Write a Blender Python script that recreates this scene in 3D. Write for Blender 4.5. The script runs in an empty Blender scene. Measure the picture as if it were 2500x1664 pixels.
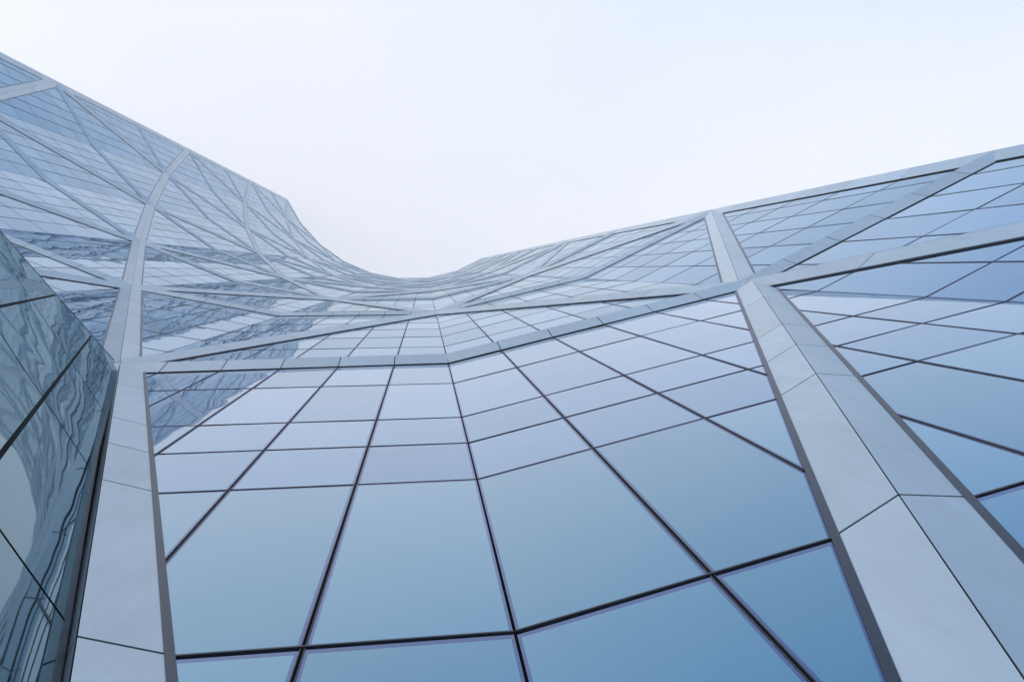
import bpy, math, random
from mathutils import Matrix, Vector

random.seed(7)
sc = bpy.context.scene
C = sc.collection

# ------------------------------------------------------------------ camera
L = 50.0                       # height of one diagrid storey-group in metres
EYE = 0.0386 * L
F = 1637.0                     # focal length in photo pixels (2500 wide)
VPX, VPY = 1037.8, 658.1       # where the plumb lines of the tower meet
d = Vector((VPX - 1250, VPY - 832, F)).normalized()
v = Vector((0, 0, 1)).cross(d)
K = Matrix(((0, -v.z, v.y), (v.z, 0, -v.x), (-v.y, v.x, 0)))
R = Matrix.Identity(3) + K + (K @ K) * (1 / (1 + d.z))
Rb = R.transposed() @ Matrix(((1, 0, 0), (0, -1, 0), (0, 0, -1)))
cd = bpy.data.cameras.new('camera')
cam = bpy.data.objects.new('camera', cd)
C.objects.link(cam)
cam.matrix_world = Matrix.Translation((0, 0, EYE)) @ Rb.to_4x4()
cd.sensor_width = 36.0
cd.lens = 36.0 * F / 2500.0
cd.clip_start = 0.05
cd.clip_end = 5000
sc.camera = cam

# ------------------------------------------------------------------ world, sun
SUN_EL, SUN_AZ = math.radians(42), math.radians(243)
w = bpy.data.worlds.new("World")
sc.world = w
w.use_nodes = True
nt = w.node_tree
nt.nodes.clear()
N = nt.nodes.new
def lk(t, a, b): t.links.new(a, b)
out = N('ShaderNodeOutputWorld')
sky = N('ShaderNodeTexSky'); sky.sky_type = 'NISHITA'; sky.sun_disc = False
sky.sun_elevation = SUN_EL; sky.sun_rotation = SUN_AZ; sky.dust_density = 2.5
bg1 = N('ShaderNodeBackground'); bg1.inputs[1].default_value = 0.10
lk(nt, sky.outputs[0], bg1.inputs[0])
# thin overcast: white overhead, clearing to blue lower down and towards +X
tc = N('ShaderNodeTexCoord')
sep = N('ShaderNodeSeparateXYZ'); lk(nt, tc.outputs['Generated'], sep.inputs[0])
nz = N('ShaderNodeTexNoise'); nz.inputs['Scale'].default_value = 2.2; nz.inputs['Detail'].default_value = 5
nz.inputs['Roughness'].default_value = 0.6
lk(nt, tc.outputs['Generated'], nz.inputs['Vector'])
def math_(t, op, a, b=None, c=None, clamp=False):
    m = t.nodes.new('ShaderNodeMath'); m.operation = op; m.use_clamp = clamp
    for k, x in enumerate((a, b, c)):
        if x is None: continue
        if isinstance(x, (int, float)): m.inputs[k].default_value = x
        else: t.links.new(x, m.inputs[k])
    return m.outputs[0]
hor = math_(nt, 'SQRT', math_(nt, 'SUBTRACT', 1.001, math_(nt, 'MULTIPLY', sep.outputs['Z'], sep.outputs['Z'])))
side = math_(nt, 'ADD', math_(nt, 'MULTIPLY', sep.outputs['X'], 0.423), math_(nt, 'MULTIPLY', sep.outputs['Y'], -0.906))
az = math_(nt, 'MULTIPLY_ADD', math_(nt, 'DIVIDE', side, hor), 3.2, -2.2, clamp=True)
low = math_(nt, 'SUBTRACT', 1.0, sep.outputs['Z'])
nn = math_(nt, 'MULTIPLY_ADD', nz.outputs['Fac'], 0.16, -0.07)
t0 = math_(nt, 'MULTIPLY', low, math_(nt, 'MULTIPLY_ADD', az, 1.2, 0.30))
t1 = math_(nt, 'ADD', t0, nn)
ramp = N('ShaderNodeValToRGB')
lk(nt, t1, ramp.inputs[0])
e = ramp.color_ramp.elements
e[0].position = 0.0; e[0].color = (0.88, 0.90, 0.97, 1)
e[1].position = 1.0; e[1].color = (0.18, 0.37, 0.63, 1)
for pos, col in ((0.10, (0.83, 0.87, 0.97, 1)), (0.24, (0.67, 0.785, 0.95, 1)), (0.5, (0.43, 0.62, 0.88, 1))):
    q = e.new(pos); q.color = col
bg2 = N('ShaderNodeBackground'); bg2.inputs[1].default_value = 0.92
lk(nt, ramp.outputs[0], bg2.inputs[0])
mx = N('ShaderNodeMixShader'); mx.inputs[0].default_value = 0.94
lk(nt, bg1.outputs[0], mx.inputs[1]); lk(nt, bg2.outputs[0], mx.inputs[2])
lk(nt, mx.outputs[0], out.inputs[0])

sd = bpy.data.lights.new('sun', 'SUN'); sd.energy = 1.6; sd.angle = math.radians(14); sd.color = (1.0, 0.95, 0.88)
so = bpy.data.objects.new('sun', sd); C.objects.link(so)
so.rotation_euler = (math.radians(90) - SUN_EL, 0, math.radians(180) - SUN_AZ)

sc.view_settings.view_transform = 'Standard'
sc.view_settings.look = 'None'
sc.view_settings.exposure = 0.34
sc.view_settings.gamma = 1.0
sc.cycles.max_bounces = 10
sc.cycles.glossy_bounces = 7
sc.cycles.diffuse_bounces = 3
sc.cycles.volume_bounces = 1
sc.cycles.transmission_bounces = 4

# ------------------------------------------------------------------ materials
def mat(name):
    m = bpy.data.materials.new(name); m.use_nodes = True
    t = m.node_tree; t.nodes.clear()
    o = t.nodes.new('ShaderNodeOutputMaterial')
    return m, t, o

def noise(t, scale, detail=4, vec=None, rough=0.55):
    n = t.nodes.new('ShaderNodeTexNoise')
    n.inputs['Scale'].default_value = scale; n.inputs['Detail'].default_value = detail
    n.inputs['Roughness'].default_value = rough
    if vec is None:
        tcn = t.nodes.new('ShaderNodeTexCoord'); vec = tcn.outputs['Object']
    t.links.new(vec, n.inputs['Vector'])
    return n

def glass(name, base, edge, power=3.0, wave=0.004, wscale=0.55, ripple=0.0, rough=0.012):
    m, t, o = mat(name)
    geo = t.nodes.new('ShaderNodeNewGeometry')
    tcn = t.nodes.new('ShaderNodeTexCoord')
    # every pane bows a little its own way: shift the bump field by the pane's random value
    att = t.nodes.new('ShaderNodeAttribute'); att.attribute_name = 'pane'; att.attribute_type = 'GEOMETRY'
    off = t.nodes.new('ShaderNodeVectorMath'); off.operation = 'SCALE'
    off.inputs[0].default_value = (37.0, 91.0, 53.0); t.links.new(att.outputs['Fac'], off.inputs['Scale'])
    add = t.nodes.new('ShaderNodeVectorMath'); add.operation = 'ADD'
    t.links.new(tcn.outputs['Object'], add.inputs[0]); t.links.new(off.outputs[0], add.inputs[1])
    n1 = noise(t, wscale, 1.5, add.outputs[0])
    bump = t.nodes.new('ShaderNodeBump'); bump.inputs['Strength'].default_value = 1.0
    bump.inputs['Distance'].default_value = wave
    t.links.new(n1.outputs['Fac'], bump.inputs['Height'])
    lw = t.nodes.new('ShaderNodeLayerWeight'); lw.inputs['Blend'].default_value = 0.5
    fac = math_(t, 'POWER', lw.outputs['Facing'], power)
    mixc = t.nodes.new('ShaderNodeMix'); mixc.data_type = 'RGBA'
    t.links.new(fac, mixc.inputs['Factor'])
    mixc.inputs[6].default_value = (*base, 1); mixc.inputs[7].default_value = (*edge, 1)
    # faint dust and pane to pane tint
    dn = noise(t, 0.9, 6, tcn.outputs['Object'], 0.65)
    pv = math_(t, 'MULTIPLY_ADD', att.outputs['Fac'], 0.13, 0.925)
    dv = math_(t, 'MULTIPLY_ADD', dn.outputs['Fac'], -0.05, 1.03)
    vv = math_(t, 'MULTIPLY', pv, dv)
    sc_ = t.nodes.new('ShaderNodeVectorMath'); sc_.operation = 'SCALE'
    t.links.new(mixc.outputs[2], sc_.inputs[0]); t.links.new(vv, sc_.inputs['Scale'])
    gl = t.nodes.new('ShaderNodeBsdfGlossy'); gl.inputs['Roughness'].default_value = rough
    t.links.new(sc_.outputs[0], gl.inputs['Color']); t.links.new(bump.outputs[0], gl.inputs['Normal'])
    df = t.nodes.new('ShaderNodeBsdfDiffuse'); df.inputs['Color'].default_value = (0.10, 0.16, 0.21, 1)
    ms = t.nodes.new('ShaderNodeMixShader'); ms.inputs[0].default_value = 0.92
    t.links.new(df.outputs[0], ms.inputs[1]); t.links.new(gl.outputs[0], ms.inputs[2])
    t.links.new(ms.outputs[0], o.inputs[0])
    return m

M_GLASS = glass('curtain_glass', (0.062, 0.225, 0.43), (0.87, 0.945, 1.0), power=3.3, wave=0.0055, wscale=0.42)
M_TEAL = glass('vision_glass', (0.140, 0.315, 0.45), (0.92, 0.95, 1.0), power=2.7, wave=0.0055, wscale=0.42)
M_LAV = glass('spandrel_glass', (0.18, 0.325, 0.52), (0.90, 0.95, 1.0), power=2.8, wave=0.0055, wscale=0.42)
M_SEAL_REFL = glass('edge_seal_and_reflection', (0.11, 0.15, 0.29), (0.72, 0.76, 0.95))  # edge seal, also the colour of the painted reflection under each cap
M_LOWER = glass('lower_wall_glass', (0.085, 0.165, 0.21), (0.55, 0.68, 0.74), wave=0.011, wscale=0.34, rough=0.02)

def metal(name, col, rough=0.45, metallic=0.0, var=0.05, streak=True, spec=0.5):
    m, t, o = mat(name)
    b = t.nodes.new('ShaderNodeBsdfPrincipled')
    b.inputs['Roughness'].default_value = rough; b.inputs['Metallic'].default_value = metallic
    b.inputs['Specular IOR Level'].default_value = spec
    n1 = noise(t, 0.35, 5); n2 = noise(t, 60, 3)
    att = t.nodes.new('ShaderNodeAttribute'); att.attribute_name = 'pane'; att.attribute_type = 'GEOMETRY'
    a = math_(t, 'MULTIPLY_ADD', n1.outputs['Fac'], 2 * var, 1 - var)
    c = math_(t, 'MULTIPLY_ADD', n2.outputs['Fac'], 0.05, 0.975)
    p = math_(t, 'MULTIPLY_ADD', att.outputs['Fac'], 0.09, 0.955)
    vv = math_(t, 'MULTIPLY', math_(t, 'MULTIPLY', a, c), p)
    if streak:   # long thin rain streaks
        tcn = t.nodes.new('ShaderNodeTexCoord')
        mp = t.nodes.new('ShaderNodeMapping'); mp.inputs['Scale'].default_value = (5.0, 5.0, 0.25)
        t.links.new(tcn.outputs['Object'], mp.inputs[0])
        n3 = noise(t, 1.0, 5, mp.outputs[0], 0.6)
        s_ = math_(t, 'MULTIPLY_ADD', n3.outputs['Fac'], 0.26, 0.87)
        vv = math_(t, 'MULTIPLY', vv, s_)
    sv = t.nodes.new('ShaderNodeVectorMath'); sv.operation = 'SCALE'
    sv.inputs[0].default_value = col; t.links.new(vv, sv.inputs['Scale'])
    t.links.new(sv.outputs[0], b.inputs['Base Color'])
    bp = t.nodes.new('ShaderNodeBump'); bp.inputs['Distance'].default_value = 0.0006
    t.links.new(n2.outputs['Fac'], bp.inputs['Height']); t.links.new(bp.outputs[0], b.inputs['Normal'])
    t.links.new(b.outputs[0], o.inputs[0])
    return m

M_WHITE = metal('pale_metal_cladding', (0.475, 0.57, 0.66), 0.34, 0.45, var=0.15)
M_DARK = metal('dark_joint', (0.008, 0.010, 0.015), 0.9, streak=False, spec=0.1)
M_FRAME = metal('slate_frame', (0.045, 0.055, 0.085), 0.35, 0.4, streak=False)
M_CAP = metal('mullion_cap', (0.05, 0.06, 0.085), 0.4, 0.3, streak=False)
M_PAVE = metal('pavement_stone', (0.30, 0.30, 0.29), 0.8, streak=False, var=0.15)
M_ROOF = metal('roof_membrane', (0.4, 0.4, 0.4), 0.8, streak=False)
MATS = [M_GLASS, M_SEAL_REFL, M_DARK, M_WHITE, M_FRAME, M_CAP, M_LOWER, M_TEAL, M_LAV]
GLASS, SEAL_REFL, DARK, WHITE, FRAME, CAP, LOWER, TEAL, LAV = range(9)

# ------------------------------------------------------------------ mesh helper
class MB:
    def __init__(s): s.v = []; s.f = []; s.m = []; s.r = []
    def poly(s, pts, m, r=0.5):
        i = len(s.v); s.v += [tuple(p) for p in pts]
        s.f.append(list(range(i, i + len(pts)))); s.m.append(m); s.r.append(r)
    def build(s, name, parent=None):
        me = bpy.data.meshes.new(name)
        me.from_pydata(s.v, [], s.f)
        used = sorted(set(s.m)); ix = {k: j for j, k in enumerate(used)}
        for k in used: me.materials.append(MATS[k])
        me.polygons.foreach_set('material_index', [ix[k] for k in s.m])
        at = me.attributes.new('pane', 'FLOAT', 'FACE')
        at.data.foreach_set('value', s.r)
        me.update()
        o = bpy.data.objects.new(name, me); C.objects.link(o)
        if parent: o.parent = parent
        return o

def clip(poly, a, b, c):
    """keep a*x+b*y+c>=0"""
    o = []
    n = len(poly)
    for i in range(n):
        p, q = poly[i], poly[(i + 1) % n]
        dp, dq = a*p[0]+b*p[1]+c, a*q[0]+b*q[1]+c
        if dp >= 0: o.append(p)
        if (dp > 0 and dq < 0) or (dp < 0 and dq > 0):
            t = dp / (dp - dq); o.append((p[0]+t*(q[0]-p[0]), p[1]+t*(q[1]-p[1])))
    return o

def area(p):
    return 0.5 * sum(p[i][0]*p[(i+1) % len(p)][1] - p[(i+1) % len(p)][0]*p[i][1] for i in range(len(p)))

def inset(poly, dd):
    """inset a convex polygon by dd (number or one per edge)"""
    if area(poly) < 0: poly = poly[::-1]
    o = list(poly); n = len(poly)
    for i in range(n):
        p, q = poly[i], poly[(i+1) % n]
        ex, ey = q[0]-p[0], q[1]-p[1]; l = math.hypot(ex, ey)
        if l < 1e-6: continue
        nx, ny = -ey/l, ex/l
        o = clip(o, nx, ny, -(nx*p[0]+ny*p[1]) - dd)
        if len(o) < 3: return []
    return o

# ------------------------------------------------------------------ plan of the facade
PL = [(-0.95998, -0.48279), (-0.87091, -0.31799), (-0.739, -0.16898), (-0.57615, -0.05175), (-0.39174, 0.02677),
      (-0.19804, 0.06442), (0.01498, 0.06219), (0.2269, 0.011), (0.42249, -0.08672)]
PL = [Vector((x*L, y*L)) for x, y in PL]
NF = 8
HP = 0.235          # how far the cladding ridge stands proud
HWD = 0.60          # half width of a diagonal member
HWH = 0.80          # half width of a horizontal member
class Facet:
    def __init__(s, i):
        s.a, s.b = PL[i], PL[i+1]
        s.t = (s.b - s.a); s.S = s.t.length; s.t.normalize()
        s.n = Vector((s.t.y, -s.t.x))
        if s.n.dot(s.a) > 0: s.n = -s.n          # towards the court
    def P(s, x, z, h=0.0):
        p = s.a + s.t*x + s.n*h
        return (p.x, p.y, z)
FC = [Facet(i) for i in range(NF)]

ROWS = [0.02*L, 0.0619*L, 0.1476*L, 0.2333*L, 0.2762*L, 0.319*L, 0.405*L, 0.4905*L]
ROWS += [L*(0.5 + k/12.0) for k in range(1, 55)]
BELOW = {0: 0}
TOP = 5.0*L

tower = bpy.data.objects.new('glass_tower', None); C.objects.link(tower)
tower['label'] = 'tall blue glass office tower with a concave faceted front crossed by pale metal diagrid bands'
tower['category'] = 'tower'

def glaze(fc, tri, mb, bars, dedge):
    """fill a convex polygon (x,z) of facet fc with panes, seals with painted cap reflections, and caps"""
    S = fc.S
    xs = [S*j/6 for j in range(7)]
    zmin = min(p[1] for p in tri); zmax = max(p[1] for p in tri)
    rows = [zmin-1] + [r for r in ROWS if zmin-0.01 < r < zmax+0.01] + [zmax+1]
    near = zmin < 1.2*L
    g = 0.026 if near else 0.045
    gz = 0.014 if near else (0.042 if fc.a.x < -25 else 0.016)
    if not near and fc.a.x > -25: g = 0.026
    # backing
    mb.poly([fc.P(x, z, -0.024) for x, z in tri], DARK)
    for j in range(6):
        col = clip(clip(tri, 1, 0, -xs[j]), -1, 0, xs[j+1])
        if len(col) < 3: continue
        for r0, r1 in zip(rows[:-1], rows[1:]):
            c = clip(clip(col, 0, 1, -r0-gz), 0, -1, r1-gz)
            c = clip(clip(c, 1, 0, -xs[j]-(g if j else g*.55)), -1, 0, xs[j+1]-(g if j < 5 else g*.55)) if len(c) > 2 else c
            if len(c) < 3 or abs(area(c)) < 0.02: continue
            if area(c) < 0: c = c[::-1]
            if len(c) < 3: continue
            rv = random.random()
            cx = sum(p[0] for p in c)/len(c); cz = sum(p[1] for p in c)/len(c)
            tx, tz = random.gauss(0, 0.0011), random.gauss(0, 0.0011)
            H = lambda x, z: (x-cx)*tx + (z-cz)*tz
            if near:
                c2 = inset(c, 0.030)
                if len(c2) >= 3 and r1 < 0.45*L: c2 = clip(c2, 0, -1, r1-gz-(0.085 if r1 < 0.2*L else 0.06))  # wider strip at the top: the cap's reflection, painted into the pane
                if len(c2) == len(c):
                    if area(c) < 0: c = c[::-1]
                    # align start points
                    def seal_refl():
                        n = len(c)
                        for k in range(n):
                            # nearest vertices
                            p, q = c[k], c[(k+1) % n]
                            p2 = min(c2, key=lambda u: (u[0]-p[0])**2+(u[1]-p[1])**2)
                            q2 = min(c2, key=lambda u: (u[0]-q[0])**2+(u[1]-q[1])**2)
                            if p2 == q2: mb.poly([fc.P(*u, H(*u)) for u in (p, q, p2)], SEAL_REFL, rv)
                            else: mb.poly([fc.P(*u, H(*u)) for u in (p, q, q2, p2)], SEAL_REFL, rv)
                    seal_refl(); inner = c2
                else: inner = c
            else: inner = c
            gm = GLASS if zmin > 0.4*L else (TEAL if r1 < 0.24*L else LAV)
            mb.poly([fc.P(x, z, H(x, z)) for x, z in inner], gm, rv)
            n = len(c)      # pane edges give the sheet its thickness
            for k in range(n):
                p, q = c[k], c[(k+1) % n]
                mb.poly([fc.P(*p, H(*p)), fc.P(*q, H(*q)), fc.P(*q, -0.02), fc.P(*p, -0.02)], FRAME)
    # caps: thin proud bars in the joints
    def bar(p, q, hw, h0, h1):
        l = math.hypot(q[0]-p[0], q[1]-p[1])
        if l < 0.15: return
        ux, uz = (q[0]-p[0])/l, (q[1]-p[1])/l; nx, nz = -uz*hw, ux*hw
        A = [(p[0]+nx, p[1]+nz), (q[0]+nx, q[1]+nz), (q[0]-nx, q[1]-nz), (p[0]-nx, p[1]-nz)]
        up = [fc.P(*a, h1) for a in A]; dn = [fc.P(*a, h0) for a in A]
        bars.poly(up, CAP)
        for k in range(4): bars.poly([up[k], up[(k+1) % 4], dn[(k+1) % 4], dn[k]], CAP)
    def seg_x(x):
        t = clip(clip(tri, 1, 0, -(x-1e-4)), -1, 0, x+1e-4)
        if len(t) < 3: return None
        return min(p[1] for p in t), max(p[1] for p in t)
    def seg_z(z):
        t = clip(clip(tri, 0, 1, -(z-1e-4)), 0, -1, z+1e-4)
        if len(t) < 3: return None
        return min(p[0] for p in t), max(p[0] for p in t)
    for x in xs[1:6]:
        s_ = seg_x(x)
        if s_:
            for o_ in ((-0.018, 0.018) if near else ()):
                bar((x+o_, s_[0]+.01), (x+o_, s_[1]-.01), 0.005, -0.022, 0.008)
    for z in rows[1:-1]:
        s_ = seg_z(z)
        if s_: bar((s_[0]+.01, z), (s_[1]-.01, z), 0.010 if z < 0.2*L else 0.008, -0.022, 0.018 if z < 0.2*L else 0.010)

def frame_strip(fc, p, q, nx, nz, w0, w1, mb, lo, hi):
    """flange on the glass plane along a member"""
    A = [(p[0]+nx*w0, p[1]+nz*w0), (q[0]+nx*w0, q[1]+nz*w0), (q[0]+nx*w1, q[1]+nz*w1), (p[0]+nx*w1, p[1]+nz*w1)]
    A = clip(clip(A, 1, 0, -lo), -1, 0, hi)
    A = clip(A, 0, 1, 0)
    if len(A) < 3: return
    up = [fc.P(*a, 0.045) for a in A]; mb.poly(up, FRAME)
    for k in range(len(A)):
        a, b = A[k], A[(k+1) % len(A)]
        mb.poly([fc.P(*a, 0.045), fc.P(*b, 0.045), fc.P(*b, -0.03), fc.P(*a, -0.03)], FRAME)

def member(fc, p, q, hw, cuts_x, cuts_z, name, flange=0.0, hp=HP, hws=None):
    """a two faced cladding prism from p to q in facet coordinates"""
    mb = MB()
    l = math.hypot(q[0]-p[0], q[1]-p[1]); ux, uz = (q[0]-p[0])/l, (q[1]-p[1])/l
    ext = 0.9 if cuts_z else 0.0
    p_ = (p[0]-ux*ext, p[1]-uz*ext); q_ = (q[0]+ux*ext, q[1]+uz*ext)
    for sg in (1, -1):
        nx, nz = -uz*sg, ux*sg
        if hws: hw = hws[0] if sg > 0 else hws[1]
        A = [p_, q_, (q_[0]+nx*hw, q_[1]+nz*hw), (p_[0]+nx*hw, p_[1]+nz*hw)]
        if sg < 0: A = A[::-1]
        A = clip(clip(A, 1, 0, 0), -1, 0, fc.S)
        A = clip(A, 0, 1, 0)
        if len(A) < 3: continue
        def H(x, z, o=0.0):
            dd = abs((x-p[0])*nx + (z-p[1])*nz)
            return 0.03 + (hp-0.03)*(1-dd/hw) + o
        mb.poly([fc.P(x, z, H(x, z, -0.018)) for x, z in A], DARK)
        # edge return down to the glass
        e0, e1 = (p_[0]+nx*hw, p_[1]+nz*hw), (q_[0]+nx*hw, q_[1]+nz*hw)
        xs_ = [c for c in (0.0, fc.S)]
        def cl(e0, e1):
            dx = e1[0]-e0[0]
            if abs(dx) < 1e-9: return e0, e1
            ta, tb = (0-e0[0])/dx, (fc.S-e0[0])/dx
            lo, hi = max(0, min(ta, tb)), min(1, max(ta, tb))
            f = lambda t: (e0[0]+t*dx, e0[1]+t*(e1[1]-e0[1]))
            return f(lo), f(hi)
        e0, e1 = cl(e0, e1)
        mb.poly([fc.P(*e0, 0.028), fc.P(*e1, 0.028), fc.P(*e1, -0.02), fc.P(*e0, -0.02)], DARK)
        if flange and not (hws and sg < 0): frame_strip(fc, p_, q_, nx, nz, hw-0.02, hw+flange, mb, 0.0, fc.S)
        cc = -(nx*p[0]+nz*p[1])
        pieces = [clip(A, nx, nz, cc-0.007)]
        for axis, cuts in ((0, cuts_x), (1, cuts_z)):
            cuts = [-1e3] + sorted(cuts) + [1e3]
            nw = []
            for pc in pieces:
                for c0, c1 in zip(cuts[:-1], cuts[1:]):
                    g = 0.015
                    if axis == 0: o = clip(clip(pc, 1, 0, -(c0+g)), -1, 0, c1-g)
                    else: o = clip(clip(pc, 0, 1, -(c0+g)), 0, -1, c1-g)
                    if len(o) >= 3 and abs(area(o)) > 0.003: nw.append(o)
            pieces = nw
        for pc in pieces:
            rv = random.random()
            mb.poly([fc.P(x, z, H(x, z)) for x, z in pc], WHITE, rv)
            for k in range(len(pc)):
                a, b = pc[k], pc[(k+1) % len(pc)]
                mb.poly([fc.P(*a, H(*a)), fc.P(*b, H(*b)), fc.P(*b, H(*b, -0.017)), fc.P(*a, H(*a, -0.017))], WHITE, rv)
    return mb.build(name, tower)

FL = 0.058
def line(p, q):
    l = math.hypot(q[0]-p[0], q[1]-p[1]); return (-(q[1]-p[1])/l, (q[0]-p[0])/l)

cells = {}
for i, fc in enumerate(FC):
    S = fc.S
    for k in range(10):
        z0, z1 = k*L/2, (k+1)*L/2
        if (k + i) % 2 == 0: A, B = (0, z0), (S, z1)
        else: A, B = (0, z1), (S, z0)
        bottom = (z0 + (HWH if k > 0 else -0.0)); top = z1 - HWH
        for leg in (0, 1):
            xl = 0 if leg == 0 else S
            tri = [(xl, z0), (xl, z1), (B if leg == 0 else A)]
            # trim to member edges
            A1, B1 = A, B
            if (i, k) == (5, 0): A1, B1 = (0.10, 0.4985*L), (S-0.55, 0)
            if (i, k) == (6, 0): A1, B1 = (0.50, 0), (S+0.2, 0.49*L)
            tri = [(xl, z0), (xl, z1), ((S if leg == 0 else 0), B[1] if leg == 0 else A[1])]
            if (i, k) in ((5, 0), (6, 0)):
                tri = [(0, z0), (S, z0), (S, z1), (0, z1)]
            nx, nz = line(A1, B1)
            c = -(nx*A1[0]+nz*A1[1])
            mid = (xl, (z0+z1)/2)
            sg = 1 if nx*mid[0]+nz*mid[1]+c > 0 else -1
            t = clip(tri, sg*nx, sg*nz, sg*c - (HWD+FL-0.005))
            t = clip(t, 0, 1, -(bottom - 0.01 if k else 0)); t = clip(t, 0, -1, top+0.01)
            eb = 0.50 if (i == 0 and leg == 0) or (i == NF-1 and leg == 1) else 0.0
            if len(t) < 3: continue
            key = (i + leg, k)
            cells.setdefault(key, (MB(), MB()))
            glaze(fc, t, cells[key][0], cells[key][1] if k <= 2 else cells[key][0], None)
        zc = [r for r in ROWS if z0-2 < r < z1+2]
        hws = None
        if (i, k) == (5, 0): A, B, hws = (0.10, 0.4985*L), (S-0.55, 0), (0.62, 0.10)
        if (i, k) == (6, 0): A, B = (0.50, 0), (S+0.2, 0.49*L)
        member(fc, A, B, HWD, [], zc, 'diagonal_member', flange=FL, hws=hws)
        if k < 9 or True:
            zz = z1 if k < 9 else TOP - 0.4
            za = 0.4835*L if (i, k) == (5, 0) else zz
            zb = 0.4835*L if (i, k) == (4, 0) else zz
            member(fc, (0, za), (S, zb), HWH, [S*j/6 for j in range(7)], [], 'horizontal_band', flange=0.0)
for key, (g, b) in cells.items():
    go = g.build('glazing', tower)
    if b.f: b.build('mullions', go)

# corner bands on the two free vertical edges
def corner(fc, x0, x1, out, name):
    mb = MB()
    # front face slopes up to the arris, side face returns
    xa, xo = x0, x1
    z = 0.0; cuts = []
    st = L/12
    while z < TOP+0.3:
        z2 = min(z+st, TOP+0.3); g = 0.012
        a, b = z+g, z2-g
        rv = random.random()
        h0, h1 = 0.05, HP
        sgn = 1 if xo > xa else -1
        mb.poly([fc.P(xa, a, h0), fc.P(xo, a, h1), fc.P(xo, b, h1), fc.P(xa, b, h0)], WHITE, rv)
        mb.poly([fc.P(xo, a, h1), fc.P(xo+sgn*out, a, -0.9), fc.P(xo+sgn*out, b, -0.9), fc.P(xo, b, h1)], WHITE, rv)
        z = z2
    for (p, hp_), (q, hq_) in (((xa, 0.03), (xo, HP-.02)), ((xo, HP-.02), (xo+sgn*(out-.02), -0.9)), ((xa, 0.03), (xa, -0.06))):
        mb.poly([fc.P(p, 0, hp_), fc.P(q, 0, hq_), fc.P(q, TOP+0.3, hq_), fc.P(p, TOP+0.3, hp_)], DARK)
    return mb.build(name, tower)
corner(FC[0], 0.75, -0.05, 0.25, 'corner_band')
corner(FC[7], FC[7].S-0.75, FC[7].S+0.05, 0.25, 'corner_band')

# body of the tower behind the front: side walls, back wall and roof
def offs(i, dist):
    if i == 0: n = FC[0].n
    elif i == NF: n = FC[-1].n
    else: n = (FC[i-1].n + FC[i].n).normalized()
    return PL[i] - n*dist
front = [offs(i, 0.12) for i in range(NF+1)]
back = [offs(i, 24.0) for i in range(NF+1)]
def wall_panels(path, name, mats=GLASS):
    mb = MB()
    for a, b in zip(path[:-1], path[1:]):
        l = (b-a).length; nb = max(1, round(l/1.7)); t = (b-a)/l; n = Vector((t.y, -t.x))
        H = 60
        mb.poly([(a.x, a.y, 0), (b.x, b.y, 0), (b.x, b.y, TOP), (a.x, a.y, TOP)], DARK)
        for j in range(nb):
            for r in range(H):
                x0, x1 = j*l/nb+.04, (j+1)*l/nb-.04; z0, z1 = r*TOP/H+.04, (r+1)*TOP/H-.04
                P = lambda x, z: (a.x+t.x*x+n.x*.03*sgn, a.y+t.y*x+n.y*.03*sgn, z)
                mb.poly([P(x0, z0), P(x1, z0), P(x1, z1), P(x0, z1)], mats, random.random())
    return mb.build(name, tower)
sgn = 1
wall_panels([front[0], back[0]], 'side_wall')
sgn = -1
wall_panels([front[-1], back[-1]], 'side_wall')
wall_panels(back, 'back_wall')
mb = MB()
for i in range(NF):
    q = [front[i], front[i+1], back[i+1], back[i]]
    for z in (TOP, TOP-0.5):
        mb.poly([(p.x, p.y, z) for p in q], CAP)
mb.build('roof', tower)

# ------------------------------------------------------------------ the leaning glass wall at the lower left
def ray(x, y):
    dcv = Vector(((x-1250)/F, (y-832)/F, 1.0))
    return R.transposed() @ dcv
O = Vector((0, 0, EYE))
f5 = FC[5]
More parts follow.
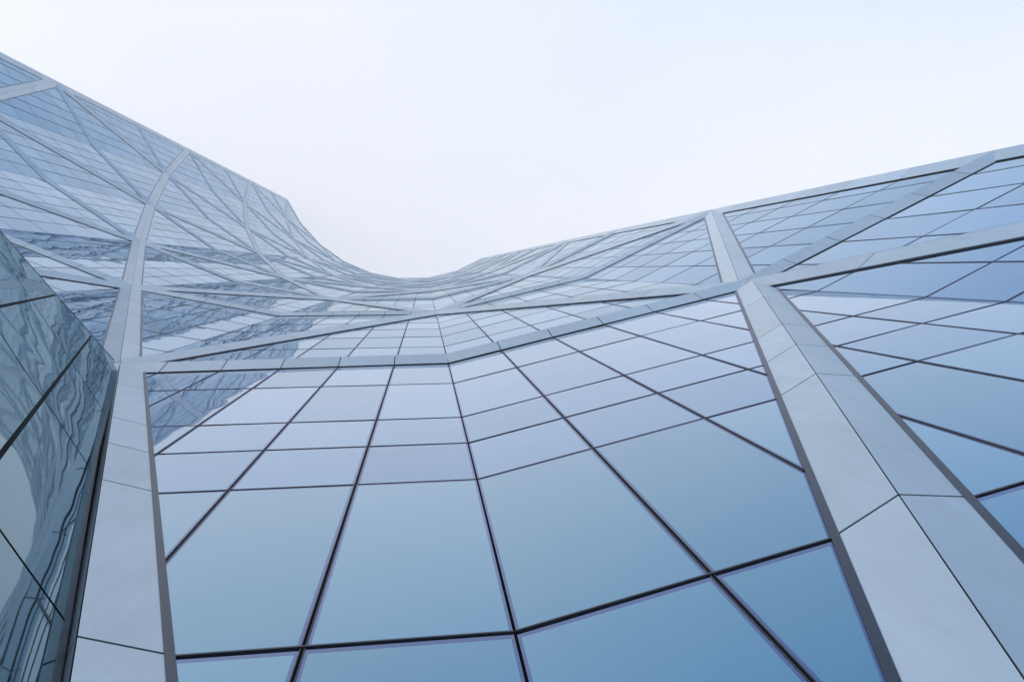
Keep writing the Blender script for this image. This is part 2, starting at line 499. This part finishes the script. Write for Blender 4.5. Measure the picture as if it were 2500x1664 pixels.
# its right border runs along the pale diagonal column, its top border is level and runs out from the node
pA = Vector(f5.P(0.10-0.15, 0.4985*L, 0.17))
pB = Vector(f5.P(f5.S-0.55-0.15, 0.0, 0.17))
r0 = ray(0, 560); tt = (0.5*L - EYE)/r0.z; pC = O + r0*tt
ax = (pB-pA)
nrm = ax.cross(pC-pA).normalized()
U = (pC-pA); U = (U - ax.normalized()*U.dot(ax.normalized())).normalized()
Vv = ax.normalized()          # down along the column
def onplane(x, y):
    r = ray(x, y); t = (pA-O).dot(nrm)/r.dot(nrm)
    P = O + r*t - pA
    return (P.dot(U), P.dot(Vv))
def LP(u, v_, h=0.0):
    s_ = nrm if nrm.dot(O-pA) > 0 else -nrm
    return pA + U*u + Vv*v_ + s_*h
def run():
    big = [onplane(292, 894), onplane(136, 717), onplane(0, 563)]
    # extend the level top edge and run the sheet down to the ground
    e = Vector(big[2]) - Vector(big[0]); far = Vector(big[0]) + e*1.5
    zt = (ax.length)
    lowr = (0.0, zt)
    pts = [(big[0][0], big[0][1]), (0.25, 1.0), (0.25, zt), (far.x, zt*0.9), (far.x, far.y)]
    e1, e2 = Vector(onplane(237, 1100)), Vector(onplane(160, 1533))
    e3 = e2 + (e2-e1)*((zt-e2.y)/(e2.y-e1.y))
    pts = [big[0], tuple(e1), tuple(e2), tuple(e3), (far.x, zt*0.95), (far.x, far.y)]
    if area(pts) < 0: pts = pts[::-1]
    lines = [((0, 613), (173, 880)), ((163, 755), (282, 935)), ((0, 812), (102, 965)), ((0, 1293), (172, 1533))]
    bars_ = [((0, 748), (134, 720)), ((44, 1053), (221, 822))]
    pieces = [pts]
    segs = []
    for a, b in lines:
        a, b = onplane(*a), onplane(*b)
        nx, nz = line(a, b); c = -(nx*a[0]+nz*a[1])
        nw = []
        for pc in pieces:
            for s_ in (1, -1):
                o = clip(pc, s_*nx, s_*nz, s_*c - 0.022)
                if len(o) >= 3: nw.append(o)
        pieces = nw; segs.append((a, b))
    return pts, pieces, bars_
pts, pieces, bars_ = run()
mb = MB()
mb.poly([LP(*p, -0.10) for p in pts], DARK)
for pc in pieces:
    if abs(area(pc)) < 0.01: continue
    mb.poly([LP(*p) for p in pc], LOWER, random.random())
lw_ = mb.build('leaning_glass_wall', tower)
lw_['label'] = 'dark green glass wall leaning out beside the pale column at lower left'
mb = MB()
def pbar(a, b, hw, h0, h1, m):
    l = math.hypot(b[0]-a[0], b[1]-a[1]); ux, uz = (b[0]-a[0])/l, (b[1]-a[1])/l; nx, nz = -uz*hw, ux*hw
    A = [(a[0]+nx, a[1]+nz), (b[0]+nx, b[1]+nz), (b[0]-nx, b[1]-nz), (a[0]-nx, a[1]-nz)]
    mb.poly([LP(*p, h1) for p in A], m)
    for k in range(4): mb.poly([LP(*A[k], h1), LP(*A[(k+1) % 4], h1), LP(*A[(k+1) % 4], h0), LP(*A[k], h0)], m)
for a, b in bars_:
    a, b = Vector(onplane(*a)), Vector(onplane(*b))
    a2 = a + (a-b)*1.2
    pbar(a2, b, 0.03, -0.05, 0.006, DARK)
for a, b in zip(pts, pts[1:]+pts[:1]): pbar(a, b, 0.03, -0.12, 0.01, FRAME)
mb.build('frame', lw_)

# ------------------------------------------------------------------ ground
mb = MB(); G = 1500
me = bpy.data.meshes.new('ground'); me.from_pydata([(-G, -G, 0), (G, -G, 0), (G, G, 0), (-G, G, 0)], [], [[0, 1, 2, 3]])
me.materials.append(M_PAVE); go = bpy.data.objects.new('ground', me); C.objects.link(go); go['kind'] = 'structure'
go.location.z = -0.004

# ------------------------------------------------------------------ haze
HZ = 0.0015
if HZ:
    x0, x1, y0, y1, z0, z1 = -90, 60, -70, 45, -1.0, TOP+4
    vs = [(x, y, z) for z in (z0, z1) for y in (y0, y1) for x in (x0, x1)]
    me = bpy.data.meshes.new('haze')
    me.from_pydata(vs, [], [[0, 2, 3, 1], [4, 5, 7, 6], [0, 1, 5, 4], [2, 6, 7, 3], [0, 4, 6, 2], [1, 3, 7, 5]])
    m, t, o = mat('haze_air')
    pv = t.nodes.new('ShaderNodeVolumePrincipled'); pv.inputs['Color'].default_value = (1.0, 1.0, 1.0, 1)
    pv.inputs['Density'].default_value = HZ; pv.inputs['Anisotropy'].default_value = 0.2
    t.links.new(pv.outputs[0], o.inputs['Volume'])
    me.materials.append(m)
    ho = bpy.data.objects.new('haze', me); C.objects.link(ho); ho['kind'] = 'stuff'
